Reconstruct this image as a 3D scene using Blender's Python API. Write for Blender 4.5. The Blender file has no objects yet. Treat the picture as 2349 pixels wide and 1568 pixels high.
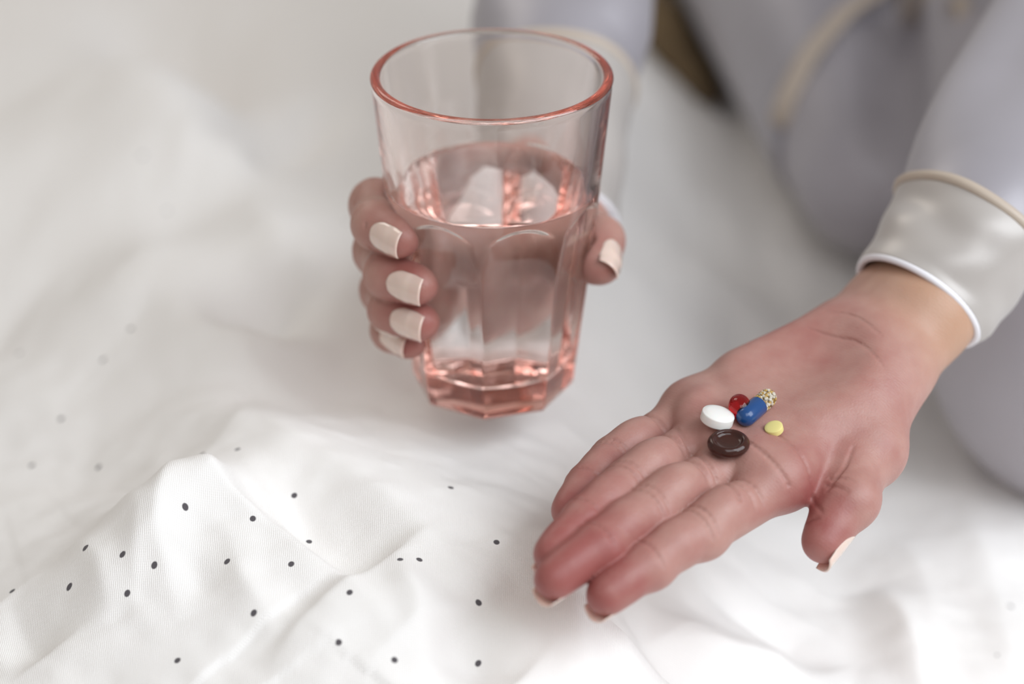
import bpy, bmesh, math, random
import numpy as np
from mathutils import Vector, Matrix
from mathutils.bvhtree import BVHTree

# ------------------------------------------------------------------ camera, world, lights, exposure
scene = bpy.context.scene
COL = scene.collection
PITCH = math.radians(29); CAM_H = 0.51; FPX = 5546.0
cam_data = bpy.data.cameras.new('camera')
cam_data.lens = 85; cam_data.sensor_width = 36; cam_data.sensor_fit = 'HORIZONTAL'
cam_data.clip_start = 0.01
cam_data.dof.use_dof = True
cam_data.dof.focus_distance = 0.815
cam_data.dof.aperture_fstop = 3.9
cam = bpy.data.objects.new('camera', cam_data); COL.objects.link(cam)
cam.location = (0, 0, CAM_H); cam.rotation_euler = (math.radians(90) - PITCH, 0, 0)
scene.camera = cam

world = bpy.data.worlds.new('world'); scene.world = world; world.use_nodes = True
world.node_tree.nodes['Background'].inputs[0].default_value = (1.0, 0.945, 0.88, 1)
world.node_tree.nodes['Background'].inputs[1].default_value = 0.43

def area_light(name, loc, target, sx, sy, watts, color):
    d = bpy.data.lights.new(name, 'AREA'); d.shape = 'RECTANGLE'; d.size = sx; d.size_y = sy
    d.energy = watts; d.color = color
    o = bpy.data.objects.new(name, d); COL.objects.link(o); o.location = loc
    o.rotation_euler = (Vector(target) - Vector(loc)).to_track_quat('-Z', 'Y').to_euler()
    return o
area_light('window_daylight', (1.25, 0.20, 1.10), (0.10, 0.82, 0.0), 1.3, 1.2, 27, (0.88, 0.94, 1.0))
area_light('front_fill', (0.55, -0.90, 1.95), (0.10, 0.85, 0.0), 1.8, 1.3, 22, (0.92, 0.96, 1.0))  # fill added behind the camera to soften shadows, no known window there
area_light('far_window_daylight', (-1.1, 2.2, 1.6), (0.0, 0.85, 0.05), 0.8, 1.0, 9, (1.0, 0.93, 0.84))

vs = scene.view_settings
vs.view_transform = 'Standard'; vs.look = 'None'; vs.gamma = 1.0; vs.exposure = -0.10; vs.use_curve_mapping = False
scene.cycles.max_bounces = 40; scene.cycles.transmission_bounces = 40
scene.cycles.diffuse_bounces = 4; scene.cycles.glossy_bounces = 40; scene.cycles.transparent_max_bounces = 12

# ------------------------------------------------------------------ helpers
V3 = lambda *a: np.array(a, float)
_F = V3(0, math.cos(PITCH), -math.sin(PITCH)); _U = V3(0, math.sin(PITCH), math.cos(PITCH)); _C = V3(0, 0, CAM_H)
def at_z(px, py, z):
    """a place measured on the photograph, at height z above the bed"""
    r = _F + (px - 1174.5) / FPX * V3(1, 0, 0) + (784 - py) / FPX * _U
    return _C + r * ((z - CAM_H) / r[2])
def unit(v): v = np.asarray(v, float); return v / np.linalg.norm(v)
def lerp(a, b, t): return a + (b - a) * t
def smooth01(t): t = np.clip(t, 0, 1); return t * t * (3 - 2 * t)

def tag(o, label=None, cat=None, group=None, kind=None):
    if label: o['label'] = label
    if cat: o['category'] = cat
    if group: o['group'] = group
    if kind: o['kind'] = kind
    return o
def empty(name, loc):
    o = bpy.data.objects.new(name, None); COL.objects.link(o); o.location = loc; o.empty_display_size = 0.02
    return o
def mesh_obj(name, verts, faces, mat, parent=None, smooth=True):
    me = bpy.data.meshes.new(name)
    verts = np.asarray(verts, float)
    if isinstance(faces, np.ndarray):
        n = len(faces); k = faces.shape[1]
        me.vertices.add(len(verts)); me.vertices.foreach_set('co', verts.astype(np.float32).ravel())
        me.loops.add(n * k); me.loops.foreach_set('vertex_index', faces.astype(np.int32).ravel())
        me.polygons.add(n); me.polygons.foreach_set('loop_start', np.arange(0, n * k, k, dtype=np.int32))
        me.update(calc_edges=True); me.validate()
    else:
        me.from_pydata([tuple(v) for v in verts], [], faces); me.update()
    if smooth: me.shade_smooth()
    if mat is not None: me.materials.append(mat)
    o = bpy.data.objects.new(name, me); COL.objects.link(o)
    if parent is not None:
        o.parent = parent
        o.matrix_parent_inverse = Matrix.Translation(parent.location).inverted() if parent.type == 'EMPTY' else Matrix()
    return o
def adopt(o, parent, root):
    """make o a child of a mesh that itself is a child of the Empty root"""
    o.parent = parent; o.matrix_parent_inverse = Matrix()
    return o
def float_attr(o, name, vals):
    a = o.data.attributes.new(name, 'FLOAT', 'POINT'); a.data.foreach_set('value', np.asarray(vals, np.float32))

# node helpers
def new_mat(name):
    m = bpy.data.materials.new(name); m.use_nodes = True
    nt = m.node_tree; return m, nt, nt.nodes['Principled BSDF']
def N(nt, kind, **kw):
    n = nt.nodes.new(kind)
    for k, v in kw.items():
        if k in ('op',): n.operation = v
        elif hasattr(n, k): setattr(n, k, v)
        else: n.inputs[k].default_value = v
    return n
def L(nt, a, b): nt.links.new(a, b)
def srgb(r, g, b):
    f = lambda c: (c / 255) / 12.92 if c / 255 <= 0.04045 else ((c / 255 + 0.055) / 1.055) ** 2.4
    return (f(r), f(g), f(b), 1)

# ------------------------------------------------------------------ implicit surfaces -> mesh
class Field:
    def __init__(s, lo, hi, h, far=0.03):
        s.lo = V3(*lo); s.h = h; s.n = np.ceil((V3(*hi) - s.lo) / h).astype(int) + 1
        s.far = far; s.a = np.full(s.n, far, np.float32)
    def like(s):
        f = Field.__new__(Field); f.lo = s.lo; f.h = s.h; f.n = s.n; f.far = s.far
        f.a = np.full(s.n, s.far, np.float32); return f
    def box(s, lo, hi):
        i0 = np.clip(np.floor((lo - s.lo) / s.h).astype(int), 0, s.n); i1 = np.clip(np.ceil((hi - s.lo) / s.h).astype(int) + 1, 0, s.n)
        if np.any(i1 <= i0): return None
        sl = tuple(slice(a, b) for a, b in zip(i0, i1))
        g = [(s.lo[k] + s.h * np.arange(i0[k], i1[k])).astype(np.float32) for k in range(3)]
        return sl, g[0][:, None, None], g[1][None, :, None], g[2][None, None, :]
    def put(s, lo, hi, fn, k, mode='add'):
        b = s.box(lo, hi)
        if b is None: return
        sl, X, Y, Z = b
        d = fn(X, Y, Z)
        if mode == 'add': s.a[sl] = smin(s.a[sl], d, k)
        else: s.a[sl] = smax(s.a[sl], -d, k)
    def cone(s, a, b, ra, rb, k=0.004, mode='add', m=0.016):
        a = np.asarray(a, float); b = np.asarray(b, float); R = max(ra, rb) + m
        def fn(X, Y, Z):
            ab = b - a; L2 = ab @ ab + 1e-12
            t = np.clip(((X - a[0]) * ab[0] + (Y - a[1]) * ab[1] + (Z - a[2]) * ab[2]) / L2, 0, 1).astype(np.float32)
            dx = X - a[0] - t * ab[0]; dy = Y - a[1] - t * ab[1]; dz = Z - a[2] - t * ab[2]
            return np.sqrt(dx * dx + dy * dy + dz * dz) - (ra + (rb - ra) * t)
        s.put(np.minimum(a, b) - R, np.maximum(a, b) + R, fn, k, mode)
    def ell(s, c, axes, radii, k=0.004, mode='add', m=0.016):
        c = np.asarray(c, float); A = np.array([unit(x) for x in axes]); r = np.asarray(radii, float); R = r.max() + m
        def fn(X, Y, Z):
            X = X - c[0]; Y = Y - c[1]; Z = Z - c[2]
            q = [(X * A[i][0] + Y * A[i][1] + Z * A[i][2]) / r[i] for i in range(3)]
            k0 = np.sqrt(q[0] ** 2 + q[1] ** 2 + q[2] ** 2)
            k1 = np.sqrt((q[0] / r[0]) ** 2 + (q[1] / r[1]) ** 2 + (q[2] / r[2]) ** 2)
            return (k0 * (k0 - 1) / np.maximum(k1, 1e-6)).astype(np.float32)
        s.put(c - R, c + R, fn, k, mode)
    def groove(s, pts, r, k=0.0012):
        for p, q in zip(pts[:-1], pts[1:]): s.cone(p, q, r, r, k, 'cut', 0.004)
    def sample(s, p):
        p = np.atleast_2d(p); q = (p - s.lo) / s.h; q = np.clip(q, 0, s.n - 1.001); i = q.astype(int); f = q - i
        out = 0
        for dx in (0, 1):
            for dy in (0, 1):
                for dz in (0, 1):
                    w = (f[:, 0] if dx else 1 - f[:, 0]) * (f[:, 1] if dy else 1 - f[:, 1]) * (f[:, 2] if dz else 1 - f[:, 2])
                    out = out + w * s.a[i[:, 0] + dx, i[:, 1] + dy, i[:, 2] + dz]
        return out
    def grad(s, p):
        e = s.h * 0.75
        return np.stack([(s.sample(p + V3(*v)) - s.sample(p - V3(*v))) / (2 * e) for v in ((e, 0, 0), (0, e, 0), (0, 0, e))], 1)
    def hit(s, p, d, tmax=0.05):
        """march from p along d to the surface"""
        p = np.asarray(p, float); d = unit(d)
        t = np.arange(0, tmax, s.h * 0.25); v = s.sample(p + t[:, None] * d)
        i = np.argmax(v <= 0)
        return p + d * t[i]
    def mesh(s, relax=2):
        a = s.a; n = s.n; ins = a < 0
        cc = sum(ins[i:n[0] - 1 + i, j:n[1] - 1 + j, k:n[2] - 1 + k].astype(np.int8) for i in (0, 1) for j in (0, 1) for k in (0, 1))
        act = (cc > 0) & (cc < 8)
        idx = np.full(act.shape, -1, np.int64); I = np.argwhere(act); idx[act] = np.arange(len(I))
        acc = np.zeros((len(I), 3)); cnt = np.zeros(len(I))
        cor = [(i, j, k) for i in (0, 1) for j in (0, 1) for k in (0, 1)]
        val = {c: a[I[:, 0] + c[0], I[:, 1] + c[1], I[:, 2] + c[2]] for c in cor}
        for c in cor:
            for ax in range(3):
                if c[ax]: continue
                e = list(c); e[ax] = 1; e = tuple(e)
                va, vb = val[c], val[e]; m = (va < 0) != (vb < 0)
                t = np.where(m, va / np.where(m, va - vb, 1), 0)
                p = np.tile(np.array(c, float), (len(I), 1)); p[:, ax] += t
                acc[m] += p[m]; cnt[m] += 1
        v = s.lo + (I + acc / cnt[:, None]) * s.h
        F = []
        for ax in range(3):
            b, c = (ax + 1) % 3, (ax + 2) % 3
            s0 = [slice(None)] * 3; s1 = [slice(None)] * 3
            s0[ax] = slice(0, -1); s1[ax] = slice(1, None)
            for q in (b, c): s0[q] = slice(1, -1); s1[q] = slice(1, -1)
            A, B = ins[tuple(s0)], ins[tuple(s1)]
            for cond, flip in ((A & ~B, False), (~A & B, True)):
                E = np.argwhere(cond)
                if not len(E): continue
                E[:, b] += 1; E[:, c] += 1
                quad = []
                for db, dc in ((-1, -1), (0, -1), (0, 0), (-1, 0)):
                    G = E.copy(); G[:, b] += db; G[:, c] += dc
                    quad.append(idx[G[:, 0], G[:, 1], G[:, 2]])
                quad = np.stack(quad, 1)
                F.append(quad[:, ::-1] if flip else quad)
        F = np.concatenate(F); F = F[(F >= 0).all(1)]
        for _ in range(relax):
            sm = np.zeros_like(v); ct = np.zeros(len(v))
            for k in range(4):
                x, y = F[:, k], F[:, (k + 1) % 4]
                np.add.at(sm, x, v[y]); np.add.at(ct, x, 1)
            v2 = sm / np.maximum(ct, 1)[:, None]; v = np.where((ct > 0)[:, None], 0.5 * v + 0.5 * v2, v)
            f = s.sample(v); g = s.grad(v); v = v - np.clip(f / np.maximum((g * g).sum(1), 0.2), -s.h, s.h)[:, None] * g
        return v, F
def smin(a, b, k):
    h = np.maximum(k - np.abs(a - b), 0) / k
    return np.minimum(a, b) - h * h * k * 0.25
def smax(a, b, k): return -smin(-a, -b, k)

def tube_mesh(path, ra, rb, up, nseg=64, wob=None, cap=False):
    """a swept tube; ra across, rb along up; wob(i,t,theta) adds to the radius"""
    path = np.asarray(path, float); n = len(path); vs = []
    for i in range(n):
        t = unit(path[min(i + 1, n - 1)] - path[max(i - 1, 0)])
        s = unit(np.cross(t, up)); u = np.cross(s, t)
        th = np.linspace(0, 2 * np.pi, nseg, endpoint=False)
        A = ra[i] if np.ndim(ra) else ra; B = rb[i] if np.ndim(rb) else rb
        w = wob(i / (n - 1), th) if wob is not None else 0
        vs.append(path[i] + ((A + w) * np.cos(th))[:, None] * s + ((B + w) * np.sin(th))[:, None] * u)
    vs = np.concatenate(vs); fs = []
    for i in range(n - 1):
        for j in range(nseg):
            k = (j + 1) % nseg; fs.append((i * nseg + j, i * nseg + k, (i + 1) * nseg + k, (i + 1) * nseg + j))
    if cap:
        fs.append(tuple(range(nseg))[::-1]); fs.append(tuple((n - 1) * nseg + j for j in range(nseg)))
    return vs, fs
def catmull(pts, per=8):
    pts = np.asarray(pts, float); P = np.vstack([2 * pts[0] - pts[1], pts, 2 * pts[-1] - pts[-2]]); out = []
    for i in range(1, len(P) - 2):
        for t in np.linspace(0, 1, per, endpoint=False):
            a, b, c, d = P[i - 1:i + 3]
            out.append(0.5 * (2 * b + (c - a) * t + (2 * a - 5 * b + 4 * c - d) * t * t + (3 * b - a - 3 * c + d) * t ** 3))
    out.append(P[-2]); return np.array(out)
def lathe(profile, nseg=64):
    """profile: (radius, z) from bottom axis to top axis"""
    th = np.linspace(0, 2 * np.pi, nseg, endpoint=False); vs = []; fs = []; rows = []
    for r, z in profile:
        if r < 1e-7: rows.append([len(vs)]); vs.append((0, 0, z))
        else:
            rows.append(list(range(len(vs), len(vs) + nseg))); vs += [(r * math.cos(t), r * math.sin(t), z) for t in th]
    for a, b in zip(rows[:-1], rows[1:]):
        for j in range(nseg):
            k = (j + 1) % nseg
            if len(a) == 1: fs.append((a[0], b[k], b[j]))
            elif len(b) == 1: fs.append((a[j], a[k], b[0]))
            else: fs.append((a[j], a[k], b[k], b[j]))
    return vs, fs

# ------------------------------------------------------------------ materials
def skin_material():
    m, nt, b = new_mat('skin')
    at = N(nt, 'ShaderNodeAttribute', attribute_name='flush')
    ta = N(nt, 'ShaderNodeAttribute', attribute_name='tan')
    tc = N(nt, 'ShaderNodeTexCoord')
    no = N(nt, 'ShaderNodeTexNoise'); no.inputs['Scale'].default_value = 110; no.inputs['Detail'].default_value = 4
    L(nt, tc.outputs['Object'], no.inputs['Vector'])
    ad = N(nt, 'ShaderNodeMath', op='MULTIPLY_ADD'); L(nt, no.outputs['Fac'], ad.inputs[0]); ad.inputs[1].default_value = 0.7
    sb = N(nt, 'ShaderNodeMath', op='SUBTRACT'); L(nt, at.outputs['Fac'], sb.inputs[0]); sb.inputs[1].default_value = 0.35
    L(nt, sb.outputs[0], ad.inputs[2]); ad.use_clamp = True
    r = N(nt, 'ShaderNodeValToRGB'); r.color_ramp.elements[0].color = srgb(186, 149, 138); r.color_ramp.elements[1].color = srgb(150, 86, 82)
    L(nt, ad.outputs[0], r.inputs['Fac'])
    mx = N(nt, 'ShaderNodeMix', data_type='RGBA'); L(nt, ta.outputs['Fac'], mx.inputs[0]); L(nt, r.outputs['Color'], mx.inputs[6]); mx.inputs[7].default_value = srgb(184, 146, 122)
    L(nt, mx.outputs[2], b.inputs['Base Color'])
    b.inputs['Roughness'].default_value = 0.46; b.inputs['Specular IOR Level'].default_value = 0.42
    b.inputs['Subsurface Weight'].default_value = 0.22; b.inputs['Subsurface Radius'].default_value = (1.0, 0.32, 0.2); b.inputs['Subsurface Scale'].default_value = 0.0035
    # fine skin lines: ridges and small cracks
    wv = N(nt, 'ShaderNodeTexWave', bands_direction='DIAGONAL'); wv.inputs['Scale'].default_value = 330; wv.inputs['Distortion'].default_value = 9; wv.inputs['Detail'].default_value = 2; wv.inputs['Detail Scale'].default_value = 0.35
    vo = N(nt, 'ShaderNodeTexVoronoi', feature='DISTANCE_TO_EDGE'); vo.inputs['Scale'].default_value = 750
    n2 = N(nt, 'ShaderNodeTexNoise'); n2.inputs['Scale'].default_value = 320; n2.inputs['Detail'].default_value = 5
    for q in (wv, vo, n2): L(nt, tc.outputs['Object'], q.inputs['Vector'])
    s1 = N(nt, 'ShaderNodeMath', op='MULTIPLY_ADD'); L(nt, wv.outputs['Fac'], s1.inputs[0]); s1.inputs[1].default_value = 0.10; L(nt, n2.outputs['Fac'], s1.inputs[2])
    s2 = N(nt, 'ShaderNodeMath', op='MULTIPLY_ADD'); L(nt, vo.outputs['Distance'], s2.inputs[0]); s2.inputs[1].default_value = 0.6; L(nt, s1.outputs[0], s2.inputs[2])
    bp = N(nt, 'ShaderNodeBump'); bp.inputs['Strength'].default_value = 0.35; bp.inputs['Distance'].default_value = 0.0004
    L(nt, s2.outputs[0], bp.inputs['Height']); L(nt, bp.outputs['Normal'], b.inputs['Normal'])
    return m
def simple(name, col, rough=0.5, **kw):
    m, nt, b = new_mat(name); b.inputs['Base Color'].default_value = col; b.inputs['Roughness'].default_value = rough
    for k, v in kw.items(): b.inputs[k.replace('_', ' ')].default_value = v
    return m
def satin_material(name, col, rough=0.34):
    m, nt, b = new_mat(name)
    tc = N(nt, 'ShaderNodeTexCoord'); no = N(nt, 'ShaderNodeTexNoise'); no.inputs['Scale'].default_value = 14; no.inputs['Detail'].default_value = 3
    L(nt, tc.outputs['Object'], no.inputs['Vector'])
    r = N(nt, 'ShaderNodeValToRGB'); r.color_ramp.elements[0].position = .3; r.color_ramp.elements[1].position = .7
    r.color_ramp.elements[0].color = tuple(c * 0.93 for c in col[:3]) + (1,); r.color_ramp.elements[1].color = tuple(min(1, c * 1.06) for c in col[:3]) + (1,)
    L(nt, no.outputs['Fac'], r.inputs['Fac']); L(nt, r.outputs['Color'], b.inputs['Base Color'])
    b.inputs['Roughness'].default_value = rough; b.inputs['Specular IOR Level'].default_value = 0.7
    b.inputs['Metallic'].default_value = 0.1; b.inputs['Sheen Weight'].default_value = 0.2
    wv = N(nt, 'ShaderNodeTexNoise'); wv.inputs['Scale'].default_value = 900
    L(nt, tc.outputs['Object'], wv.inputs['Vector'])
    bp = N(nt, 'ShaderNodeBump'); bp.inputs['Strength'].default_value = 0.08; bp.inputs['Distance'].default_value = 0.0004
    L(nt, wv.outputs['Fac'], bp.inputs['Height']); L(nt, bp.outputs['Normal'], b.inputs['Normal'])
    return m
M_SKIN = skin_material()
M_NAIL = simple('nail_polish', srgb(224, 198, 186), 0.16, Specular_IOR_Level=0.6, Subsurface_Weight=0.2, Subsurface_Scale=0.002, Coat_Weight=0.6, Coat_Roughness=0.05)
M_SATIN = satin_material('grey_satin', srgb(154, 150, 157), 0.42)
M_CUFF = satin_material('cuff_satin', srgb(176, 170, 166), 0.40)
M_PIPE = simple('white_piping', srgb(232, 230, 236), 0.4)
M_BEIGE = simple('beige_piping', srgb(186, 172, 158), 0.4)

# ------------------------------------------------------------------ bed: a quilt cover with folds
DOTS = []  # printed dots, filled below
def ridge(X, Y, pts, amp, wn, wf, mode='mid'):
    """raised fold along a polyline; wn / wf = fall-off on its near and far sides; mode says where it stands highest"""
    best = np.full(X.shape, 1e9); sd = np.zeros(X.shape); am = np.zeros(X.shape)
    n = len(pts)
    for i in range(n - 1):
        a, b = np.asarray(pts[i][:2]), np.asarray(pts[i + 1][:2]); ab = b - a; l2 = ab @ ab
        t = np.clip(((X - a[0]) * ab[0] + (Y - a[1]) * ab[1]) / l2, 0, 1)
        dx = X - a[0] - t * ab[0]; dy = Y - a[1] - t * ab[1]; d = np.hypot(dx, dy) + 1e-9
        side = (ab[0] * dy - ab[1] * dx) / math.sqrt(l2) / d
        m = d < best; best = np.where(m, d, best); sd = np.where(m, side, sd)
        am = np.where(m, (i + t) / (n - 1), am)
    w = wn + (wf - wn) * (.5 + .5 * sd)
    prof = np.exp(-(best / w) ** 1.5)
    if mode == 'mid': env = np.sin(np.clip(am, 0, 1) * np.pi) ** 0.8
    elif mode == 'first': env = 1 - .95 * am
    else: env = .05 + .95 * am
    return amp * prof * env
def vnoise(X, Y, seed, sc):
    rs = np.random.RandomState(seed); T = rs.rand(64, 64)
    x = X * sc + 100; y = Y * sc + 100; i = np.floor(x).astype(int); j = np.floor(y).astype(int); fx = smooth01(x - i); fy = smooth01(y - j)
    g = lambda a, b: T[a % 64, b % 64]
    return lerp(lerp(g(i, j), g(i + 1, j), fx), lerp(g(i, j + 1), g(i + 1, j + 1), fx), fy) * 2 - 1
def axis(lo, hi, fine_lo, fine_hi, hf, hc):
    a = list(np.arange(fine_lo, fine_hi, hf)); s = hf; x = fine_lo
    while x > lo: s = min(s * 1.08, hc); x -= s; a.insert(0, x)
    s = hf; x = a[-1]
    while x < hi: s = min(s * 1.08, hc); x += s; a.append(x)
    return np.array(a)
def level(X, Y):
    """the quilt is bunched up high on the left and sinks under the person on the right"""
    r = smooth01((0.135 - X) / 0.145)
    return -0.050 + 0.088 * r - 0.02 * smooth01((Y - .9) / .5) * r - 0.20 * np.maximum(0, -0.02 - X) ** 2 / (0.12 + np.maximum(0, -0.02 - X))
def Q(px, py, z=0.0):
    q = 0.0
    for _ in range(6): p = at_z(px, py, q + z); q = float(level(p[0], p[1]))
    return p[:2]
FOLDS = [
    # (polyline measured on the photo, height, fall-off near side, far side)
    ([(-260, 1370), (60, 1285), (240, 1225), (400, 1165), (490, 1130)], 0.032, .030, .050, 'last'),
    ([(490, 1130), (640, 1195), (760, 1250), (860, 1330), (910, 1390)], 0.036, .050, .012, 'first'),
    ([(-250, 1050), (0, 1085), (250, 1100), (500, 1128)], -0.008, .020, .03),
    ([(600, 1510), (690, 1430), (860, 1330), (980, 1250), (1060, 1200)], 0.018, .042, .010),
    ([(300, 860), (470, 925), (620, 990), (760, 1070), (900, 1150), (1010, 1230), (1090, 1320)], 0.026, .030, .045),
    ([(0, 690), (380, 690), (560, 800), (640, 900)], 0.022, .030, .06),
    ([(560, 860), (620, 770), (700, 700)], -0.026, .014, .02),
    ([(180, 20), (420, 90), (500, 190), (600, 300)], -0.040, .022, .03),
    ([(100, 120), (300, 150), (450, 260), (560, 380)], 0.030, .05, .05),
    ([(560, 400), (610, 370), (680, 310), (760, 260)], -0.034, .018, .03),
    ([(-100, 300), (200, 330), (420, 340), (560, 420)], 0.016, .05, .08),
    ([(560, 330), (600, 480), (660, 640), (820, 760)], 0.020, .03, .05),
    ([(300, 480), (330, 620), (260, 760)], 0.012, .03, .03),
    ([(1500, 690), (1640, 640), (1750, 720), (1760, 800)], 0.012, .03, .03),
    ([(1250, 1130), (1300, 1300), (1330, 1480), (1350, 1600)], 0.011, .016, .016),
    ([(1400, 1380), (1480, 1440), (1540, 1520), (1580, 1600)], -0.014, .012, .022),
    ([(1440, 1360), (1620, 1440), (1780, 1500), (1950, 1590)], 0.013, .012, .016),
    ([(1600, 1350), (1720, 1420), (1800, 1480), (1900, 1570)], -0.010, .008, .012),
    ([(1990, 1330), (2060, 1420), (2100, 1500), (2120, 1600)], 0.010, .010, .014),
    ([(2060, 1180), (2120, 1320), (2150, 1500)], 0.010, .02, .02),
    ([(2200, 1120), (2260, 1260), (2300, 1420), (2330, 1560)], 0.010, .02, .02),
    ([(1420, 1440), (1440, 1520), (1500, 1600)], 0.008, .012, .012),
    ([(280, 1200), (330, 1330), (310, 1480)], 0.007, .008, .012),
    ([(20, 1420), (70, 1490), (110, 1540)], -0.008, .010, .010),
    ([(1000, 1480), (1060, 1520), (1200, 1580)], -0.010, .016, .016),
    ([(350, 1180), (400, 1260), (370, 1360), (420, 1470)], 0.006, .006, .010),
    ([(900, 1340), (960, 1440), (980, 1560)], 0.006, .009, .009),
    ([(570, 1200), (650, 1290), (700, 1370)], 0.0025, .004, .004),
    ([(170, 1320), (230, 1390), (260, 1470)], 0.006, .007, .009),
    ([(520, 1330), (560, 1420), (640, 1500)], 0.005, .008, .008),
]
FOLD_LINES = [([Q(px, py, max(f[1], 0) * .8) for px, py in f[0]],) + tuple(f[1:]) for f in FOLDS]
def bed_height(X, Y):
    Z = 0.004 * vnoise(X, Y, 3, 7) + 0.004 * vnoise(X + .3 * Y, Y - .2 * X, 5, 17) + 0.0012 * vnoise(X, Y, 8, 60) + 0.0005 * vnoise(X + .5 * Y, Y, 9, 140)
    Z = Z + level(X, Y)
    up = 0.0
    for f in FOLD_LINES:
        h = ridge(X, Y, *f)
        if f[1] > .012: up = up + (h * 100) ** 2.5
        else: Z = Z + h
    Z = Z + up ** (1 / 2.5) / 100
    return Z
XS = axis(-0.75, 0.9, -0.20, 0.24, 0.0014, 0.02); YS = axis(0.42, 2.2, 0.52, 0.80, 0.0014, 0.02)
GX, GY = np.meshgrid(XS, YS, indexing='ij'); GZ = bed_height(GX, GY)
def bed_z(x, y): return float(bed_height(np.array([[x]]), np.array([[y]]))[0, 0])

def quilt_material():
    m, nt, b = new_mat('dotted_cotton')
    tc = N(nt, 'ShaderNodeTexCoord'); sx = N(nt, 'ShaderNodeSeparateXYZ'); L(nt, tc.outputs['Object'], sx.inputs[0])
    cb = N(nt, 'ShaderNodeCombineXYZ'); L(nt, sx.outputs[0], cb.inputs[0]); L(nt, sx.outputs[1], cb.inputs[1])
    last = None
    for (x, y, r) in DOTS:
        d = N(nt, 'ShaderNodeVectorMath', op='DISTANCE'); L(nt, cb.outputs[0], d.inputs[0]); d.inputs[1].default_value = (x, y, 0)
        s = N(nt, 'ShaderNodeMath', op='DIVIDE'); L(nt, d.outputs['Value'], s.inputs[0]); s.inputs[1].default_value = r
        if last is None: last = s.outputs[0]
        else:
            q = N(nt, 'ShaderNodeMath', op='MINIMUM'); L(nt, last, q.inputs[0]); L(nt, s.outputs[0], q.inputs[1]); last = q.outputs[0]
    mr = N(nt, 'ShaderNodeMapRange'); mr.inputs['From Min'].default_value = 1.15; mr.inputs['From Max'].default_value = 0.85
    if last is not None: L(nt, last, mr.inputs['Value'])
    # the print goes on over the rest of the quilt
    vo = N(nt, 'ShaderNodeTexVoronoi'); vo.inputs['Scale'].default_value = 1 / .030; vo.inputs['Randomness'].default_value = .75; L(nt, cb.outputs[0], vo.inputs['Vector'])
    vd = N(nt, 'ShaderNodeMapRange'); vd.inputs['From Min'].default_value = .040; vd.inputs['From Max'].default_value = .030; L(nt, vo.outputs['Distance'], vd.inputs['Value'])
    away = N(nt, 'ShaderNodeVectorMath', op='DISTANCE'); L(nt, cb.outputs[0], away.inputs[0]); away.inputs[1].default_value = (-.10, .72, 0)
    aw = N(nt, 'ShaderNodeMath', op='GREATER_THAN'); L(nt, away.outputs['Value'], aw.inputs[0]); aw.inputs[1].default_value = .17
    vm = N(nt, 'ShaderNodeMath', op='MULTIPLY'); L(nt, vd.outputs[0], vm.inputs[0]); L(nt, aw.outputs[0], vm.inputs[1])
    mm = N(nt, 'ShaderNodeMath', op='MAXIMUM'); L(nt, mr.outputs[0], mm.inputs[0]); L(nt, vm.outputs[0], mm.inputs[1])
    no = N(nt, 'ShaderNodeTexNoise'); no.inputs['Scale'].default_value = 6; L(nt, tc.outputs['Object'], no.inputs['Vector'])
    r = N(nt, 'ShaderNodeValToRGB'); r.color_ramp.elements[0].color = srgb(238, 235, 232); r.color_ramp.elements[1].color = srgb(243, 241, 240)
    L(nt, no.outputs['Fac'], r.inputs['Fac'])
    mx = N(nt, 'ShaderNodeMix', data_type='RGBA'); L(nt, mm.outputs[0], mx.inputs[0]); L(nt, r.outputs['Color'], mx.inputs[6]); mx.inputs[7].default_value = srgb(88, 84, 88)
    L(nt, mx.outputs[2], b.inputs['Base Color'])
    b.inputs['Roughness'].default_value = 0.85; b.inputs['Specular IOR Level'].default_value = 0.2; b.inputs['Sheen Weight'].default_value = 0.15
    wx = N(nt, 'ShaderNodeTexWave', bands_direction='X'); wy = N(nt, 'ShaderNodeTexWave', bands_direction='Y')
    cr = N(nt, 'ShaderNodeTexNoise'); cr.inputs['Scale'].default_value = 55; cr.inputs['Detail'].default_value = 5; cr.inputs['Distortion'].default_value = 1.2
    L(nt, tc.outputs['Object'], cr.inputs['Vector'])
    for w in (wx, wy): w.inputs['Scale'].default_value = 460; w.inputs['Distortion'].default_value = 2.5; L(nt, tc.outputs['Object'], w.inputs['Vector'])
    a = N(nt, 'ShaderNodeMath', op='ADD'); a.use_clamp = False; L(nt, wx.outputs['Fac'], a.inputs[0]); L(nt, wy.outputs['Fac'], a.inputs[1])
    a2 = N(nt, 'ShaderNodeMath', op='MULTIPLY_ADD'); L(nt, cr.outputs['Fac'], a2.inputs[0]); a2.inputs[1].default_value = 3.0; L(nt, a.outputs[0], a2.inputs[2])
    bp = N(nt, 'ShaderNodeBump'); bp.inputs['Strength'].default_value = 0.35; bp.inputs['Distance'].default_value = 0.0003
    L(nt, a2.outputs[0], bp.inputs['Height']); L(nt, bp.outputs['Normal'], b.inputs['Normal'])
    return m
DOT_PX = [(73, 1067), (226, 1071), (464, 1041), (425, 1162), (580, 1189), (196, 1255), (281, 1271), (354, 1296), (521, 1287), (668, 1293), (709, 1242),
          (918, 1282), (962, 1283), (159, 1345), (292, 1360), (802, 1358), (582, 1405), (1098, 1382), (777, 1472), (905, 1513), (407, 1514), (1097, 1521), (28, 1355),
          (675, 1136), (1034, 1118), (1139, 1243), (45, 810), (237, 826), (300, 755), (140, 960), (545, 1030)]
for px, py in DOT_PX:
    z = .03
    for _ in range(16):
        p = at_z(px, py, z); z = .5 * z + .5 * bed_z(p[0], p[1])
    DOTS.append((round(p[0], 5), round(p[1], 5), .00105))

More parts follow.
